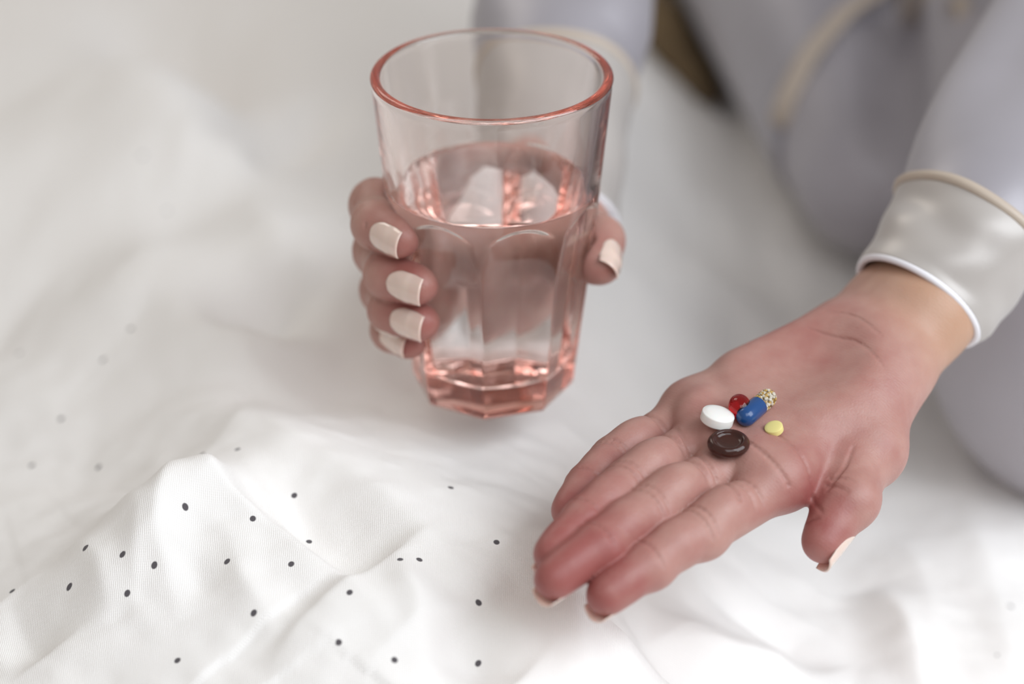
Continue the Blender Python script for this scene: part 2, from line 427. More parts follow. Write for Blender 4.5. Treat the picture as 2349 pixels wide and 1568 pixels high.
nx, ny = GX.shape
ii = np.arange(nx * ny).reshape(nx, ny)
bf = np.stack([ii[:-1, :-1], ii[1:, :-1], ii[1:, 1:], ii[:-1, 1:]], -1).reshape(-1, 4)
quilt = mesh_obj('quilt', np.stack([GX, GY, GZ], -1).reshape(-1, 3), bf, quilt_material())
tag(quilt, 'rumpled white cotton quilt cover with small scattered grey dots under the hands', 'quilt')

# ------------------------------------------------------------------ the drinking glass and its water
GA = V3(-0.0071, 0.7852, 0.0); GB = 0.0585; GH = 0.1242      # axis, base height, glass height
OCT = math.radians(-6)                                         # one corner of the eight-sided foot, from the front
NT = 256
PHI = OCT + np.arange(NT) * 2 * np.pi / NT                     # angle from the front, + to the right
def interp(z, tab):
    return np.interp(z, [t[0] for t in tab], [t[1] for t in tab])
R_ROUND = [(0.00000, 0.03123), (0.00970, 0.03259), (0.06111, 0.03715), (0.07663, 0.03841), (0.12416, 0.04268)]
C_OCT = [(0.00000, 0.02910), (0.00145, 0.02997), (0.00970, 0.03085), (0.05626, 0.03647), (0.06790, 0.03851), (0.08148, 0.04064)]      # corner radius of the eight flats
def outer_r(z):
    rc = interp(z, R_ROUND)
    f = (PHI - OCT) % (np.pi / 4) - np.pi / 8                   # 0 in the middle of a flat
    ap = interp(z, C_OCT) * math.cos(np.pi / 8)
    # the flats run out below the shoulder, higher in their middle than at their corners
    top = .0820 - .0068 * (np.abs(f) / (np.pi / 8)) ** 2
    ap = ap + (0.0060 * smooth01((z - top + .0030) / .0045))
    ro = ap / np.cos(f)
    return smin(np.full(NT, rc), ro, 0.0006)
R_IN = [(0.01164, 0.02473), (0.01309, 0.02638), (0.01552, 0.02735), (0.07275, 0.03376), (0.08536, 0.03471), (0.12222, 0.03900)]
WATER_H = .0813
def circle(r, z): return np.stack([GA[0] + r * np.sin(PHI), GA[1] - r * np.cos(PHI), np.full(NT, GB + z)], 1)
rows = []; wet = []
def row(r, z, w=0.0): rows.append(circle(np.broadcast_to(r, (NT,)), z)); wet.append(w)
for f in (.02, .35, .7, .90): row(outer_r(.0) * f, .0010 if f < .8 else .0004)
zz = np.concatenate([[0, .0006, .0015, .003], np.linspace(.006, .064, 22), np.linspace(.066, .0855, 40), np.linspace(.088, .1220, 14)])
for z in zz: row(outer_r(z), z)
for t in np.linspace(0.02, 1, 26):                            # rounded lip
    a = np.pi * t; mid = .04084; hw = .00184
    row(mid + hw * math.cos(a), .1224 + .0017 * math.sin(a))
for z in np.linspace(.1222, WATER_H + .0004, 18): row(interp(z, R_IN), z)
for z in np.concatenate([np.linspace(WATER_H - .0002, .0156, 26), [.0141, .0131, .0121, .01165]]): row(interp(z, R_IN), z, 1.0)
for f in (.8, .4, .02): row(.0247 * f, .0114, 1.0)
gv = np.concatenate(rows); nr = len(rows); gf = []
for i in range(nr - 1):
    for j in range(NT):
        k = (j + 1) % NT; gf.append((i * NT + j, i * NT + k, (i + 1) * NT + k, (i + 1) * NT + j))
gf.append(tuple(range(NT))[::-1]); gf.append(tuple((nr - 1) * NT + j for j in range(NT)))
def glass_material():
    m, nt, b = new_mat('rose_glass'); nt.nodes.remove(b); out = nt.nodes['Material Output']
    at = N(nt, 'ShaderNodeAttribute', attribute_name='wet')
    gt = N(nt, 'ShaderNodeMath', op='GREATER_THAN'); L(nt, at.outputs['Fac'], gt.inputs[0]); gt.inputs[1].default_value = 0.5
    io = N(nt, 'ShaderNodeMix'); L(nt, gt.outputs[0], io.inputs[0]); io.inputs[2].default_value = 1.50; io.inputs[3].default_value = 1.128
    g = N(nt, 'ShaderNodeBsdfGlass'); g.inputs['Roughness'].default_value = 0.0; L(nt, io.outputs[0], g.inputs['IOR'])
    L(nt, g.outputs[0], out.inputs['Surface'])
    v = N(nt, 'ShaderNodeVolumeAbsorption'); v.inputs['Color'].default_value = (0.82, 0.36, 0.22, 1); v.inputs['Density'].default_value = 23
    L(nt, v.outputs[0], out.inputs['Volume'])
    return m
groot = empty('drinking_glass', (GA[0], GA[1], GB))
tag(groot, 'rose tinted glass tumbler with eight flat sides and a round rim, held in a hand', 'glass')
gl = mesh_obj('tumbler', gv, gf, glass_material(), groot)
float_attr(gl, 'wet', np.repeat(wet, NT))
def fix_normals(o):
    bm = bmesh.new(); bm.from_mesh(o.data); bmesh.ops.recalc_face_normals(bm, faces=bm.faces); bm.to_mesh(o.data); bm.free()
fix_normals(gl)
# water: the top is its own surface; its sides only mark where it meets the glass
def water_materials():
    m, nt, b = new_mat('water_surface'); nt.nodes.remove(b)
    g = N(nt, 'ShaderNodeBsdfGlass'); g.inputs['IOR'].default_value = 1.33; g.inputs['Roughness'].default_value = 0; g.inputs['Color'].default_value = (1, 1, 1, 1)
    L(nt, g.outputs[0], nt.nodes['Material Output'].inputs['Surface'])
    m2, nt, b = new_mat('water_against_glass'); nt.nodes.remove(b)
    g = N(nt, 'ShaderNodeBsdfTransparent'); L(nt, g.outputs[0], nt.nodes['Material Output'].inputs['Surface'])
    return m, m2
wr = []; wz = []
for f in (.05, .6): wr.append(.0244 * f); wz.append(.0119)
for z in np.linspace(.0122, WATER_H, 20): wr.append(interp(z, R_IN) - .00004); wz.append(z)
side_rows = len(wr)
for dr, dz in ((.0005, -.0003), (.0012, -.0006), (.0024, -.00085), (.006, -.001), (.02, -.001), (.0342, -.001)):
    wr.append(max(interp(WATER_H, R_IN) - .00004 - dr, .0004)); wz.append(WATER_H + dz)
wv_ = np.concatenate([circle(np.full(NT, r), z) for r, z in zip(wr, wz)]); wf_ = []; mi = []
for i in range(len(wr) - 1):
    for j in range(NT):
        k = (j + 1) % NT; wf_.append((i * NT + j, i * NT + k, (i + 1) * NT + k, (i + 1) * NT + j)); mi.append(0 if i >= side_rows - 1 else 1)
wf_.append(tuple(range(NT))[::-1]); mi.append(1); wf_.append(tuple((len(wr) - 1) * NT + j for j in range(NT))); mi.append(0)
m1, m2 = water_materials()
water = mesh_obj('water', wv_, wf_, m1); water.data.materials.append(m2)
water.data.polygons.foreach_set('material_index', mi); fix_normals(water)
tag(water, 'clear still water filling the pink glass up to its shoulder', 'water')

# ------------------------------------------------------------------ the person: body (hands and arms), nails, pyjamas
person = empty('person', (0.25, 1.35, 0.0))
tag(person, 'person in grey satin pyjamas holding out a glass and a palm of pills', 'person')
NAILS = []      # (dip, tip, dorsal, width, length, reach)
FLUSH = []      # (point, radius, amount): redder patches of skin

def finger(f, J, R, pal, pads=(1.0, 1.0, 1.0), crease=True, flat=1.0):
    """one finger: J = knuckle, middle joint, end joint, tip; R radii; pal = direction of the pad side"""
    J = [np.asarray(j, float) for j in J]
    for a in range(3): f.cone(J[a], J[a + 1], R[a], R[a + 1], 0.004)
    for a in range(3):
        d = unit(J[a + 1] - J[a]); n = unit(pal - d * (pal @ d)); ln = np.linalg.norm(J[a + 1] - J[a])
        lat = np.cross(d, n)
        c = lerp(J[a], J[a + 1], (.74, .5, .62)[a]) + n * R[a + 1] * (.48, .34, .32)[a] * pads[a]
        f.ell(c, (d, lat, n), (ln * (.25, .40, .62)[a], R[a + 1] * .92, R[a + 1] * .92), 0.004)
    for a in (1, 2):                                           # bony joint on the back
        d = unit(J[a + 1] - J[a - 1]); n = unit(pal - d * (pal @ d))
        f.ell(J[a] - n * R[a] * .14, (d, np.cross(d, n), n), (R[a] * .9, R[a] * 1.0, R[a] * .86), 0.004)
def finger_creases(f, J, R, pal, which=((0, .56), (1, 0), (2, 0)), depth=0.0004, span=1.15):
    J = [np.asarray(j, float) for j in J]; todo = []
    for a, t in which:
        p = lerp(J[a], J[min(a + 1, 3)], t); d = unit(J[min(a + 1, 3)] - J[max(a - 1, 0)]) if t == 0 else unit(J[a + 1] - J[a])
        n = unit(pal - d * (pal @ d)); lat = np.cross(d, n); pts = []
        for th in np.linspace(-span, span, 9):
            u = n * math.cos(th) + lat * math.sin(th)
            o = p + d * (0.0012 * (1 - math.cos(th)))
            g = f.hit(o + u * 0.022, -u, .03)
            pts.append(g + u * depth * (.2 + .9 * (th / span) ** 2))
        todo.append(pts)
    for pts in todo: f.groove(pts, depth, .0011)
def nail_spec(f, dip, tip, dorsal, w, ln, r, over):
    NAILS.append((f, np.asarray(dip, float), np.asarray(tip, float), np.asarray(dorsal, float), w, ln, r, over))

# ---- the open palm (her left hand)
W = V3(.128, .764, .090)
HI = [V3(.0905, .685, .0775), V3(.0616, .656, .0760), V3(.0440, .6413, .0735), V3(.0300, .6300, .0690)]
HM = [V3(.0757, .693, .0805), V3(.0448, .6615, .0805), V3(.0280, .6430, .0795), V3(.0135, .6310, .0745)]
HR = [at_z(1632, 992, .0815), V3(.0382, .6745, .0823), V3(.0242, .6560, .0810), V3(.0130, .6420, .0765)]
HP = [at_z(1585, 945, .0800), V3(.0340, .6965, .0785), V3(.0250, .6820, .0775), V3(.0184, .6695, .0750)]
HT = [V3(.1240, .738, .0830), V3(.1215, .706, .0765), V3(.1125, .6800, .0730), at_z(1890, 1245, .0650)]
ELB = V3(.330, 1.100, .165)
rad = unit(HI[0] - HP[0]); dis = unit(HM[0] - W); pn = unit(np.cross(rad, dis)); pn = pn if pn[2] > 0 else -pn
rad = unit(np.cross(dis, pn)); rad = rad if rad @ (HI[0] - HP[0]) > 0 else -rad
def loc(d, r, n): return W + dis * d + rad * r + pn * n
FA = [W, at_z(2105, 690, .100), at_z(2230, 525, .118), ELB]

base = Field((0.000, .612, .042), (.205, .860, .126), 0.00062)
palm = base
car = [loc(.012, .013, 0), loc(.010, .006, 0), loc(.012, -.001, 0), loc(.020, -.003, -.001)]
for k, (c, mj, r0, r1) in enumerate(zip(car, (HI[0], HM[0], HR[0], HP[0]), (.0130, .0130, .0130, .0125), (.0108, .0108, .0104, .0096))):
    palm.cone(c, mj, r0, r1, .010)
# heel of the hand, thenar and hypothenar pads, knuckle pads
palm.cone(loc(.022, -.0055, .002), lerp(loc(.014, -.010, .003), HP[0], .62) + pn * .001 + rad * .002, .0130, .0112, .010)
th0 = loc(.014, .013, .003)
palm.cone(th0, HT[1] + pn * .001, .0150, .0118, .009)
palm.ell(lerp(th0, HT[1], .45) + pn * .004 - rad * .003, (unit(HT[1] - th0), rad, pn), (.028, .0165, .0125), .010)
palm.cone(HT[1], lerp(HI[0], W, .30) - pn * .003, .0085, .0085, .012)         # web of the thumb
for a, b in ((HI, HM), (HM, HR), (HR, HP)):
    q = lerp(a[0], b[0], .5) + pn * .0045; d = unit(a[1] - a[0])
    palm.ell(q + d * .003, (d, rad, pn), (.0105, .0072, .0085), .005)
palm.ell(HI[0] + pn * .0045 + unit(HI[1] - HI[0]) * .003, (dis, rad, pn), (.013, .0095, .0088), .006)
palm.ell(HP[0] + pn * .002, (dis, rad, pn), (.013, .009, .009), .006)
# hollow of the palm
palm.ell(loc(.046, -.002, .0215), (dis, rad, pn), (.026, .020, .0105), .010, 'cut')
# wrist and forearm
fd = unit(FA[1] - FA[0]); fl = unit(np.cross(fd, V3(0, 0, 1))); fl = fl if fl @ rad > 0 else -fl
for s in (-1, 1):
    pts = [W + fl * .0095 * s + dis * .008 + rad * .004, FA[0] + fl * .0082 * s - dis * .010 + rad * .005, FA[1] + fl * .0070 * s + rad * .001, FA[2] + fl * .009 * s]
    rr = [.0136, .0130, .0140, .0165]
    for a in range(3): palm.cone(pts[a], pts[a + 1], rr[a], rr[a + 1], .012)
palm.cone(loc(-.006, -.001, .012), FA[1] + V3(0, 0, .0128), .0026, .0026, .006)  # tendons of the wrist
palm.cone(loc(-.004, .006, .0125), FA[1] + fl * .006 + V3(0, 0, .0125), .0024, .0024, .006)
fields = []
spec = ((HI, (.0090, .0081, .0074, .0064)), (HM, (.0086, .0081, .0074, .0064)), (HR, (.0084, .0077, .0070, .0060)), (HP, (.0079, .0069, .0061, .0053)))
for q, (J, R) in enumerate(spec):
    f = base.like(); finger(f, J, R, pn)
    finger_creases(f, J, R, pn, ((1, -.02), (1, .10), (2, 0)), .00026)
    finger_creases(f, J, R, pn, ((0, .50),) if q else ((0, .46), (0, .56)), .0012 if q else .00045)
    fields.append(f)
tpal = unit(V3(-.80, .25, .55))
ft = base.like(); finger(ft, HT, (.0122, .0104, .0092, .0068), tpal); finger_creases(ft, HT, (.0122, .0104, .0092, .0068), tpal, ((2, 0), (2, .12)), .0004); fields.append(ft)
hand = base.like()
hand.a = smin(palm.a, fields[4].a, .006)
for f in fields[:4]: hand.a = smin(hand.a, smin(palm.a, f.a, .0045), .0006)
def palm_line(pxs, r, k=.0014, z=.095):
    pts = catmull([hand.hit(at_z(x, y, z) + pn * .018, -pn, .05) for x, y in pxs], 8)
    pts = np.array([hand.hit(p + pn * .006, -pn, .02) for p in pts])
    t = np.linspace(-1, 1, len(pts))[:, None]
    hand.groove(list(pts + pn * r * (.15 + .9 * t * t)), r, k)
palm_line([(1890, 1065), (1855, 1025), (1800, 990), (1770, 965)], .00016, .0012)     # life line
palm_line([(1880, 1070), (1810, 1050), (1730, 1005), (1650, 960), (1600, 930)], .0003, .0012)                 # head line
palm_line([(1715, 1105), (1680, 1075), (1630, 1030), (1580, 985), (1545, 945)], .0004, .0012)                 # heart line
palm_line([(1850, 785), (1910, 805), (1970, 830), (2030, 880)], .00022, .0008)                                 # wrist creases
palm_line([(1885, 765), (1950, 785), (2020, 830)], .0002, .0008)
palm_line([(1900, 1035), (1935, 1010), (1960, 975)], .0002, .0012)
hv, hf = hand.mesh(2)
for J, R in spec:
    FLUSH.append((lerp(J[2], J[3], .9), .020, .50))
    FLUSH.append((lerp(J[1], J[2], .5), .010, .30)); FLUSH.append((lerp(J[0], J[1], .8), .011, .25))
FLUSH.append((HI[0] + rad * .008, .020, .55)); FLUSH.append((HT[3], .014, .55)); FLUSH.append((HT[1], .016, .35))
FLUSH.append((loc(.035, .014, .012), .024, .25)); FLUSH.append((loc(.026, -.018, .01), .022, .35)); FLUSH.append((loc(.085, -.016, .01), .018, .25))
for (J, R), w in zip(spec, (.0105, .0108, .0104, .0085)): nail_spec(hand, J[2], J[3], -pn, w, .0150, R[3], .0018)
nail_spec(hand, HT[2], HT[3], -tpal, .0115, .0160, .0068, .0018)

# ---- the hand round the glass (her right hand)
def cyl(phi, rho, z): p = math.radians(phi); return V3(GA[0] + rho * math.sin(p), GA[1] - rho * math.cos(p), z)
RI = [cyl(-150, 0.0504, 0.1113), cyl(-100, 0.0427, 0.1273), cyl(-72, 0.0427, 0.1298), cyl(-52, 0.0422, 0.1307)]
RM = [cyl(-152, 0.0514, 0.1016), cyl(-95, 0.0412, 0.1108), cyl(-62, 0.0412, 0.1133), cyl(-42, 0.0407, 0.1142)]
RR = [cyl(-152, 0.0504, 0.0861), cyl(-96, 0.0396, 0.0944), cyl(-65, 0.0396, 0.0973), cyl(-43, 0.0391, 0.0985)]
RP = [cyl(-158, 0.0495, 0.0716), cyl(-102, 0.0378, 0.0803), cyl(-76, 0.0378, 0.0847), cyl(-57, 0.0373, 0.0861)]
RT = [cyl(160, 0.0640, 0.0929), cyl(143, 0.0514, 0.1016), cyl(106, 0.0408, 0.1112), cyl(80, 0.0398, 0.1108)]
RW = V3(.0160, .8876, .0793)
RE = V3(.050, 1.150, .170)
RFA = [RW, V3(.0175, .926, .0929), V3(.020, 1.01, .118), RE]
gb = Field((-.070, .714, .050), (.064, .918, .152), 0.00062)
rsp = ((RI, (.0098, .0086, .0079, .0068)), (RM, (.0098, .0086, .0079, .0068)), (RR, (.0094, .0082, .0075, .0065)), (RP, (.0086, .0072, .0066, .0057)))
rpn = unit(V3(-.25, -1, 0))           # palm faces the camera side
rdis = unit(RM[0] - RW); rrad = unit(RI[0] - RP[0])
for J, r0, r1, o in ((RI, .0130, .0112, .010), (RM, .0130, .0110, .003), (RR, .0130, .0106, -.006), (RP, .0125, .0098, -.014)):
    gb.cone(RW + rrad * o + rdis * .010, J[0], r0, r1, .010)
gb.cone(RW + rrad * .014 + rdis * .012, RT[1], .0140, .0118, .010)
gb.cone(RT[1], lerp(RI[0], RW, .3), .0085, .0085, .012)
fl2 = unit(np.cross(unit(RFA[1] - RFA[0]), V3(1, 0, 0)))
for s in (-1, 1):
    pts = [RW + fl2 * .0105 * s + rdis * .008, RFA[0] + fl2 * .0085 * s, RFA[1] + fl2 * .0075 * s, RFA[2] + fl2 * .012 * s]
    rr = [.0146, .0140, .0145, .0165]
    for a in range(3): gb.cone(pts[a], pts[a + 1], rr[a], rr[a + 1], .012)
def inward(J): return unit(V3(GA[0], GA[1], 0) - V3(J[2][0], J[2][1], 0))
rf = []
for J, R in rsp:
    f = gb.like()
    for a in range(3): f.cone(J[a], J[a + 1], R[a], R[a + 1], .004)
    for a in (1, 2):
        out = unit(V3(J[a][0] - GA[0], J[a][1] - GA[1], 0)); d = unit(J[a + 1] - J[a - 1])
        f.ell(J[a] + out * R[a] * .18, (d, np.cross(d, out), out), (R[a] * .95, R[a] * 1.04, R[a] * .92), .004)
    inn = -unit(V3(J[3][0] - GA[0], J[3][1] - GA[1], 0)); d = unit(J[3] - J[2])
    f.ell(lerp(J[2], J[3], .6) + inn * R[3] * .2, (d, np.cross(d, inn), inn), (.0125, R[3] * 1.05, R[3] * .95), .004)
    rf.append(f)
f = gb.like()
for a in range(3): f.cone(RT[a], RT[a + 1], (.0120, .0100, .0088, .0076)[a], (.0120, .0100, .0088, .0076)[a + 1], .004)
inn = -unit(V3(RT[3][0] - GA[0], RT[3][1] - GA[1], 0)); d = unit(RT[3] - RT[2])
f.ell(lerp(RT[2], RT[3], .6) + inn * .002, (d, np.cross(d, inn), inn), (.0130, .0086, .0076), .004)
rh = gb.like(); rh.a = smin(gb.a, f.a, .006)
for f in rf: rh.a = smin(rh.a, smin(gb.a, f.a, .0050), .0009)
# skin presses flat against the glass: nothing reaches into it
Xg = (rh.lo[0] + rh.h * np.arange(rh.n[0]))[:, None, None] - GA[0]; Yg = (rh.lo[1] + rh.h * np.arange(rh.n[1]))[None, :, None] - GA[1]
rho = np.hypot(Xg, Yg)[:, :, 0]; ang = np.arctan2(Xg[:, :, 0] + 0 * Yg[:, :, 0], -Yg[:, :, 0] + 0 * Xg[:, :, 0])
kk = ((ang - OCT) / (2 * np.pi) * NT) % NT
for kz in range(rh.n[2]):
    z = rh.lo[2] + rh.h * kz - GB
    if z < -.001 or z > GH: continue
    ro = outer_r(max(z, 0)); r_at = np.interp(kk.ravel(), np.arange(NT + 1), np.append(ro, ro[0])).reshape(kk.shape)
    rh.a[:, :, kz] = smax(rh.a[:, :, kz], (r_at + .0003 - rho).astype(np.float32), .0015)
for J, R in rsp:
    out = unit(V3(J[1][0] - GA[0], J[1][1] - GA[1], 0))
    finger_creases(rh, J, R, unit(out), ((1, 0), (1, .12), (2, -.0)), .0003)
rv, rfc = rh.mesh(2)
def outw(p): return unit(V3(p[0] - GA[0], p[1] - GA[1], 0))
for (J, R), w in zip(rsp, (.0108, .0110, .0106, .0088)):
    nail_spec(rh, J[2], J[3], outw(lerp(J[2], J[3], .6)) * .97 + V3(0, 0, .22), w, .0155, R[3], .0035)
    FLUSH.append((J[3], .013, .6)); FLUSH.append((J[1], .011, .25))
nail_spec(rh, RT[2], RT[3], outw(RT[3]) * .75 + V3(0, -.25, .60), .0112, .0155, .0076, .0030)
FLUSH.append((RT[3], .014, .6))

# ---- shoulders and upper arms under the clothes, coarse
SHL = V3(.43, 1.46, .44); SHR = V3(.10, 1.46, .44)
cb = Field((-.02, .78, .03), (.52, 1.60, .52), 0.006, far=.08)
for e, sh, fa, fb in ((ELB, SHL, FA[2], FA[1]), (RE, SHR, RFA[2], RFA[1])):
    cb.cone(fb, fa, .0165, .019, .02, m=.03); cb.cone(fa, e, .019, .028, .02, m=.03); cb.cone(e, sh, .030, .040, .02, m=.03)
cb.ell((.265, 1.50, .30), ((1, 0, 0), (0, 1, 0), (0, 0, 1)), (.15, .095, .22), .05, m=.05)
cv, cf = cb.mesh(1)
bv = np.concatenate([hv, rv, cv]); bfc = np.concatenate([hf, rfc + len(hv), cf + len(hv) + len(rv)])
body = mesh_obj('body', bv, bfc, M_SKIN, person)
fl_ = np.full(len(bv), .22)
for p, r, a in FLUSH: fl_ = fl_ + a * np.exp(-((bv - p) ** 2).sum(1) / (r * r))
float_attr(body, 'flush', np.clip(fl_, 0, 1))
tn = np.zeros(len(bv)); tn[:len(hv)] = smooth01(((hv - W) @ fd + .004) / .03)
tn[len(hv):len(hv) + len(rv)] = .1
float_attr(body, 'tan', tn)
tag(body, 'bare hands and wrists with smooth pink skin')

# nails
def make_nail(f, dip, tip, dorsal, w, ln, r, over):
    d = unit(tip - dip); n = unit(dorsal - d * (dorsal @ d)); s = np.cross(d, n)
    end = tip + d * (r + over * .55); o = end - d * ln
    us = np.array([.08, .2, .35, .5, .62]); hs = []
    for u in us:
        c = o + d * (ln * u); g = f.hit(c + n * .02, -n, .03); hs.append((g - c) @ n)
    fit = np.polyfit(us, hs, 2)
    nu, nv = 18, 15; top = []; R = w * .62
    for i in range(nu):
        u = i / (nu - 1)
        wid = w * .5 * (math.sqrt(max(0, 1 - (1 - min(u / .42, 1)) ** 2)) * (1 - .10 * max(0, (u - .6) / .4)))
        wid = max(wid, w * .06)
        lift = (np.polyval(fit, min(u, .62)) + (np.polyval(fit, .62) - np.polyval(fit, .52)) * 10 * max(0, u - .62) * .8) + .00015 - .0005 * (1 - min(u / .15, 1))
        for j in range(nv):
            t = j / (nv - 1) * 2 - 1
            a = math.asin(min(.97, wid * abs(t) / R)) * (1 if t > 0 else -1)
            c = o + d * (ln * u - .0012 * t * t * u) + s * (R * math.sin(a)); hgt = lift + R * math.cos(a) - R
            if u < .72:
                g = f.hit(c + n * .02, -n, .03); gh = (g - c) @ n
                if gh > -.002: hgt = max(hgt, gh + .00022) if u > .05 else gh
            top.append(c + n * hgt)
    top = np.array(top); bot = top - n * .0006; v = np.concatenate([top, bot]); F = []; m = nu * nv
    for i in range(nu - 1):
        for j in range(nv - 1):
            a = i * nv + j; F.append((a, a + 1, a + nv + 1, a + nv)); F.append((m + a, m + a + nv, m + a + nv + 1, m + a + 1))
    rim = [j for j in range(nv)] + [i * nv + nv - 1 for i in range(1, nu)] + [(nu - 1) * nv + j for j in range(nv - 2, -1, -1)] + [i * nv for i in range(nu - 2, 0, -1)]
    for a, b in zip(rim, rim[1:] + rim[:1]): F.append((b, a, m + a, m + b))
    o_ = mesh_obj('fingernail', v, F, M_NAIL, person); fix_normals(o_)
    adopt(o_, body, person); o_.matrix_parent_inverse = Matrix()
    return o_
nails = [make_nail(*s) for s in NAILS]
for o in nails: o['label'] = 'glossy cream painted nail'

# pyjama legs
lp = Field((.05, .78, -.075), (.60, 1.76, .26), 0.005, far=.08)
LEG_A = ((.160, 1.450, .026), tuple(at_z(2010, 400, .000)), .076, .040)
LEG_B = ((.305, 1.52, .046), (.256, .905, .012), .100, .074)
lp.cone(*LEG_A, .02, m=.04)
lp.cone(*LEG_B, .012, m=.04)
lp.cone((.256, .905, .012), (.50, 1.15, .02), .072, .07, .02, m=.04)
lp.cone((.27, 1.52, .07), (.27, 1.60, .09), .14, .14, .05, m=.06)
# folds of the cloth
for a, b, r in ((at_z(2052, 30, .055), at_z(2042, 560, .030), .014), (at_z(1760, 120, .08), at_z(1840, 380, .05), .004), (at_z(2230, 820, .06), at_z(2349, 900, .09), .006)):
    lp.cone(a, b, r, r, .02, 'cut', .02)
pv, pf = lp.mesh(2)
trousers = mesh_obj('pyjama_trousers', pv, pf, satin_material('trouser_satin', srgb(168, 163, 169), 0.5), person)
tag(trousers, 'blue-grey satin pyjama trousers with soft folds')
# jacket: torso, hem over the lap, sleeves
jk = Field((-.04, .88, -.06), (.60, 1.70, .54), 0.006, far=.08)
jk.cone(LEG_A[0], LEG_A[1], LEG_A[2] + .0035, LEG_A[3] + .0035, .02, m=.04)
jk.cone(LEG_B[0], LEG_B[1], LEG_B[2] + .0035, LEG_B[3] + .0035, .012, m=.04)
jk.cone((.27, 1.52, .08), (.26, 1.50, .38), .15, .12, .05, m=.06)
for e, sh in ((ELB, SHL), (RE, SHR)):
    jk.cone(e, sh, .050, .060, .03, m=.04)
def hem_y(x): return 1.20 - np.where(x < .205, 1.20 * (.205 - x), 8.0 * (x - .205))
jx = (jk.lo[0] + jk.h * np.arange(jk.n[0]))[:, None, None]; jy = (jk.lo[1] + jk.h * np.arange(jk.n[1]))[None, :, None]; jz = (jk.lo[2] + jk.h * np.arange(jk.n[2]))[None, None, :]
hem = hem_y(jx) - jy + 0 * jz
arm_zone = np.minimum(0.16 - jz, 1) + 0 * jx + 0 * jy
jk.a = np.where(jz > .165, jk.a, smax(jk.a, hem.astype(np.float32), .004)).astype(np.float32)
jv, jf = jk.mesh(2)
jacket = mesh_obj('pyjama_jacket', jv, jf, M_SATIN, person)
tag(jacket, 'grey satin pyjama jacket with long sleeves')
rs = np.random.RandomState(4)
def sleeve(pts, ra, rb, up, wr, name, mat, seed, tuck=0.0):
    path = catmull(pts, 14); n = len(path); ph = np.random.RandomState(seed).rand(12) * 6.28
    def wob(t, th):
        w = 0
        for q in range(4):
            w = w + wr * (.5 + .5 * math.sin(9 * t + ph[q])) * np.sin((q + 2) * th + ph[q + 4] + 3.2 * t * (1 if q % 2 else -1)) / (1 + .35 * q)
        return w * min(1, max(0, (t - tuck) * 6) + (.25 if tuck == 0 else 0))
    A = np.interp(np.linspace(0, 1, n), np.linspace(0, 1, len(ra)), ra); B = np.interp(np.linspace(0, 1, n), np.linspace(0, 1, len(rb)), rb)
    v, f = tube_mesh(path, A, B, up, 72, wob)
    o = mesh_obj(name, v, f, mat, person)
    sm = o.modifiers.new('thickness', 'SOLIDIFY'); sm.thickness = .0016; sm.offset = -1
    return o, path, A, B, wob
def ring(path, A, B, up, i, r, name, mat, wob=None, grow=0.0):
    """a cord running round a sleeve at path index i"""
    n = len(path); t = unit(path[min(i + 1, n - 1)] - path[max(i - 1, 0)]); s = unit(np.cross(t, up)); u = np.cross(s, t)
    th = np.linspace(0, 2 * np.pi, 97); w = wob(i / (n - 1), th) if wob is not None else 0
    c = path[i] + ((A[i] + w + grow) * np.cos(th))[:, None] * s + ((B[i] + w + grow) * np.sin(th))[:, None] * u
    vs_ = []; fs = []; m = 10
    for k in range(96):
        tt = unit(c[(k + 1) % 96] - c[k - 1 if k else 95]); b1 = unit(np.cross(tt, t)); 
        for q in range(m):
            a = 2 * np.pi * q / m; vs_.append(c[k] + r * (math.cos(a) * b1 + math.sin(a) * t))
    for k in range(96):
        for q in range(m): fs.append((k * m + q, k * m + (q + 1) % m, ((k + 1) % 96) * m + (q + 1) % m, ((k + 1) % 96) * m + q))
    return mesh_obj(name, vs_, fs, mat, person)
UPZ = V3(0, 0, 1)
def arm(fa, cuff0, cuff1, more, ra, rb, seed, nm):
    o, path, A, B, wob = sleeve([cuff0, lerp(cuff0, cuff1, .5), cuff1], ra[:2], rb[:2], UPZ, .0013, 'cuff', M_CUFF, seed)
    adopt(o, jacket, person)
    for idx, r, mt, g, nm2 in ((0, .0014, M_PIPE, .0004, 'hem_piping'), (len(path) - 1, .0022, M_BEIGE, .0010, 'cuff_piping')):
        c = ring(path, A, B, UPZ, idx, r, nm2, mt, wob, g); adopt(c, jacket, person)
    o2, path2, A2, B2, wob2 = sleeve([lerp(cuff1, cuff0, .40), lerp(cuff1, cuff0, .12), lerp(cuff1, cuff0, -.10), lerp(cuff1, more[0], .35)] + more, [lerp(ra[1], ra[0], .4) - .0050, lerp(ra[1], ra[0], .12) - .0045, ra[1] - .0010, ra[1] + .0045] + list(ra[2:]), [lerp(rb[1], rb[0], .4) - .0050, lerp(rb[1], rb[0], .12) - .0045, rb[1] - .0010, rb[1] + .0045] + list(rb[2:]), UPZ, .0036, 'sleeve', M_SATIN, seed + 1, .32)
    adopt(o2, jacket, person)
arm(FA, FA[1] - V3(0, 0, 0), FA[2], [lerp(FA[2], ELB, .3), lerp(FA[2], ELB, .7), ELB, lerp(ELB, SHL, .35)], [.0245, .0300, .038, .044, .05, .055], [.0220, .0270, .036, .044, .05, .055], 11, 'left')
arm(RFA, V3(.0146, .878, .0774), V3(.0178, .951, .1065), [lerp(RFA[2], RE, .3), lerp(RFA[2], RE, .7), RE, lerp(RE, SHR, .35)], [.0270, .0330, .036, .042, .05, .055], [.0245, .031, .040, .046, .05, .055], 23, 'right')

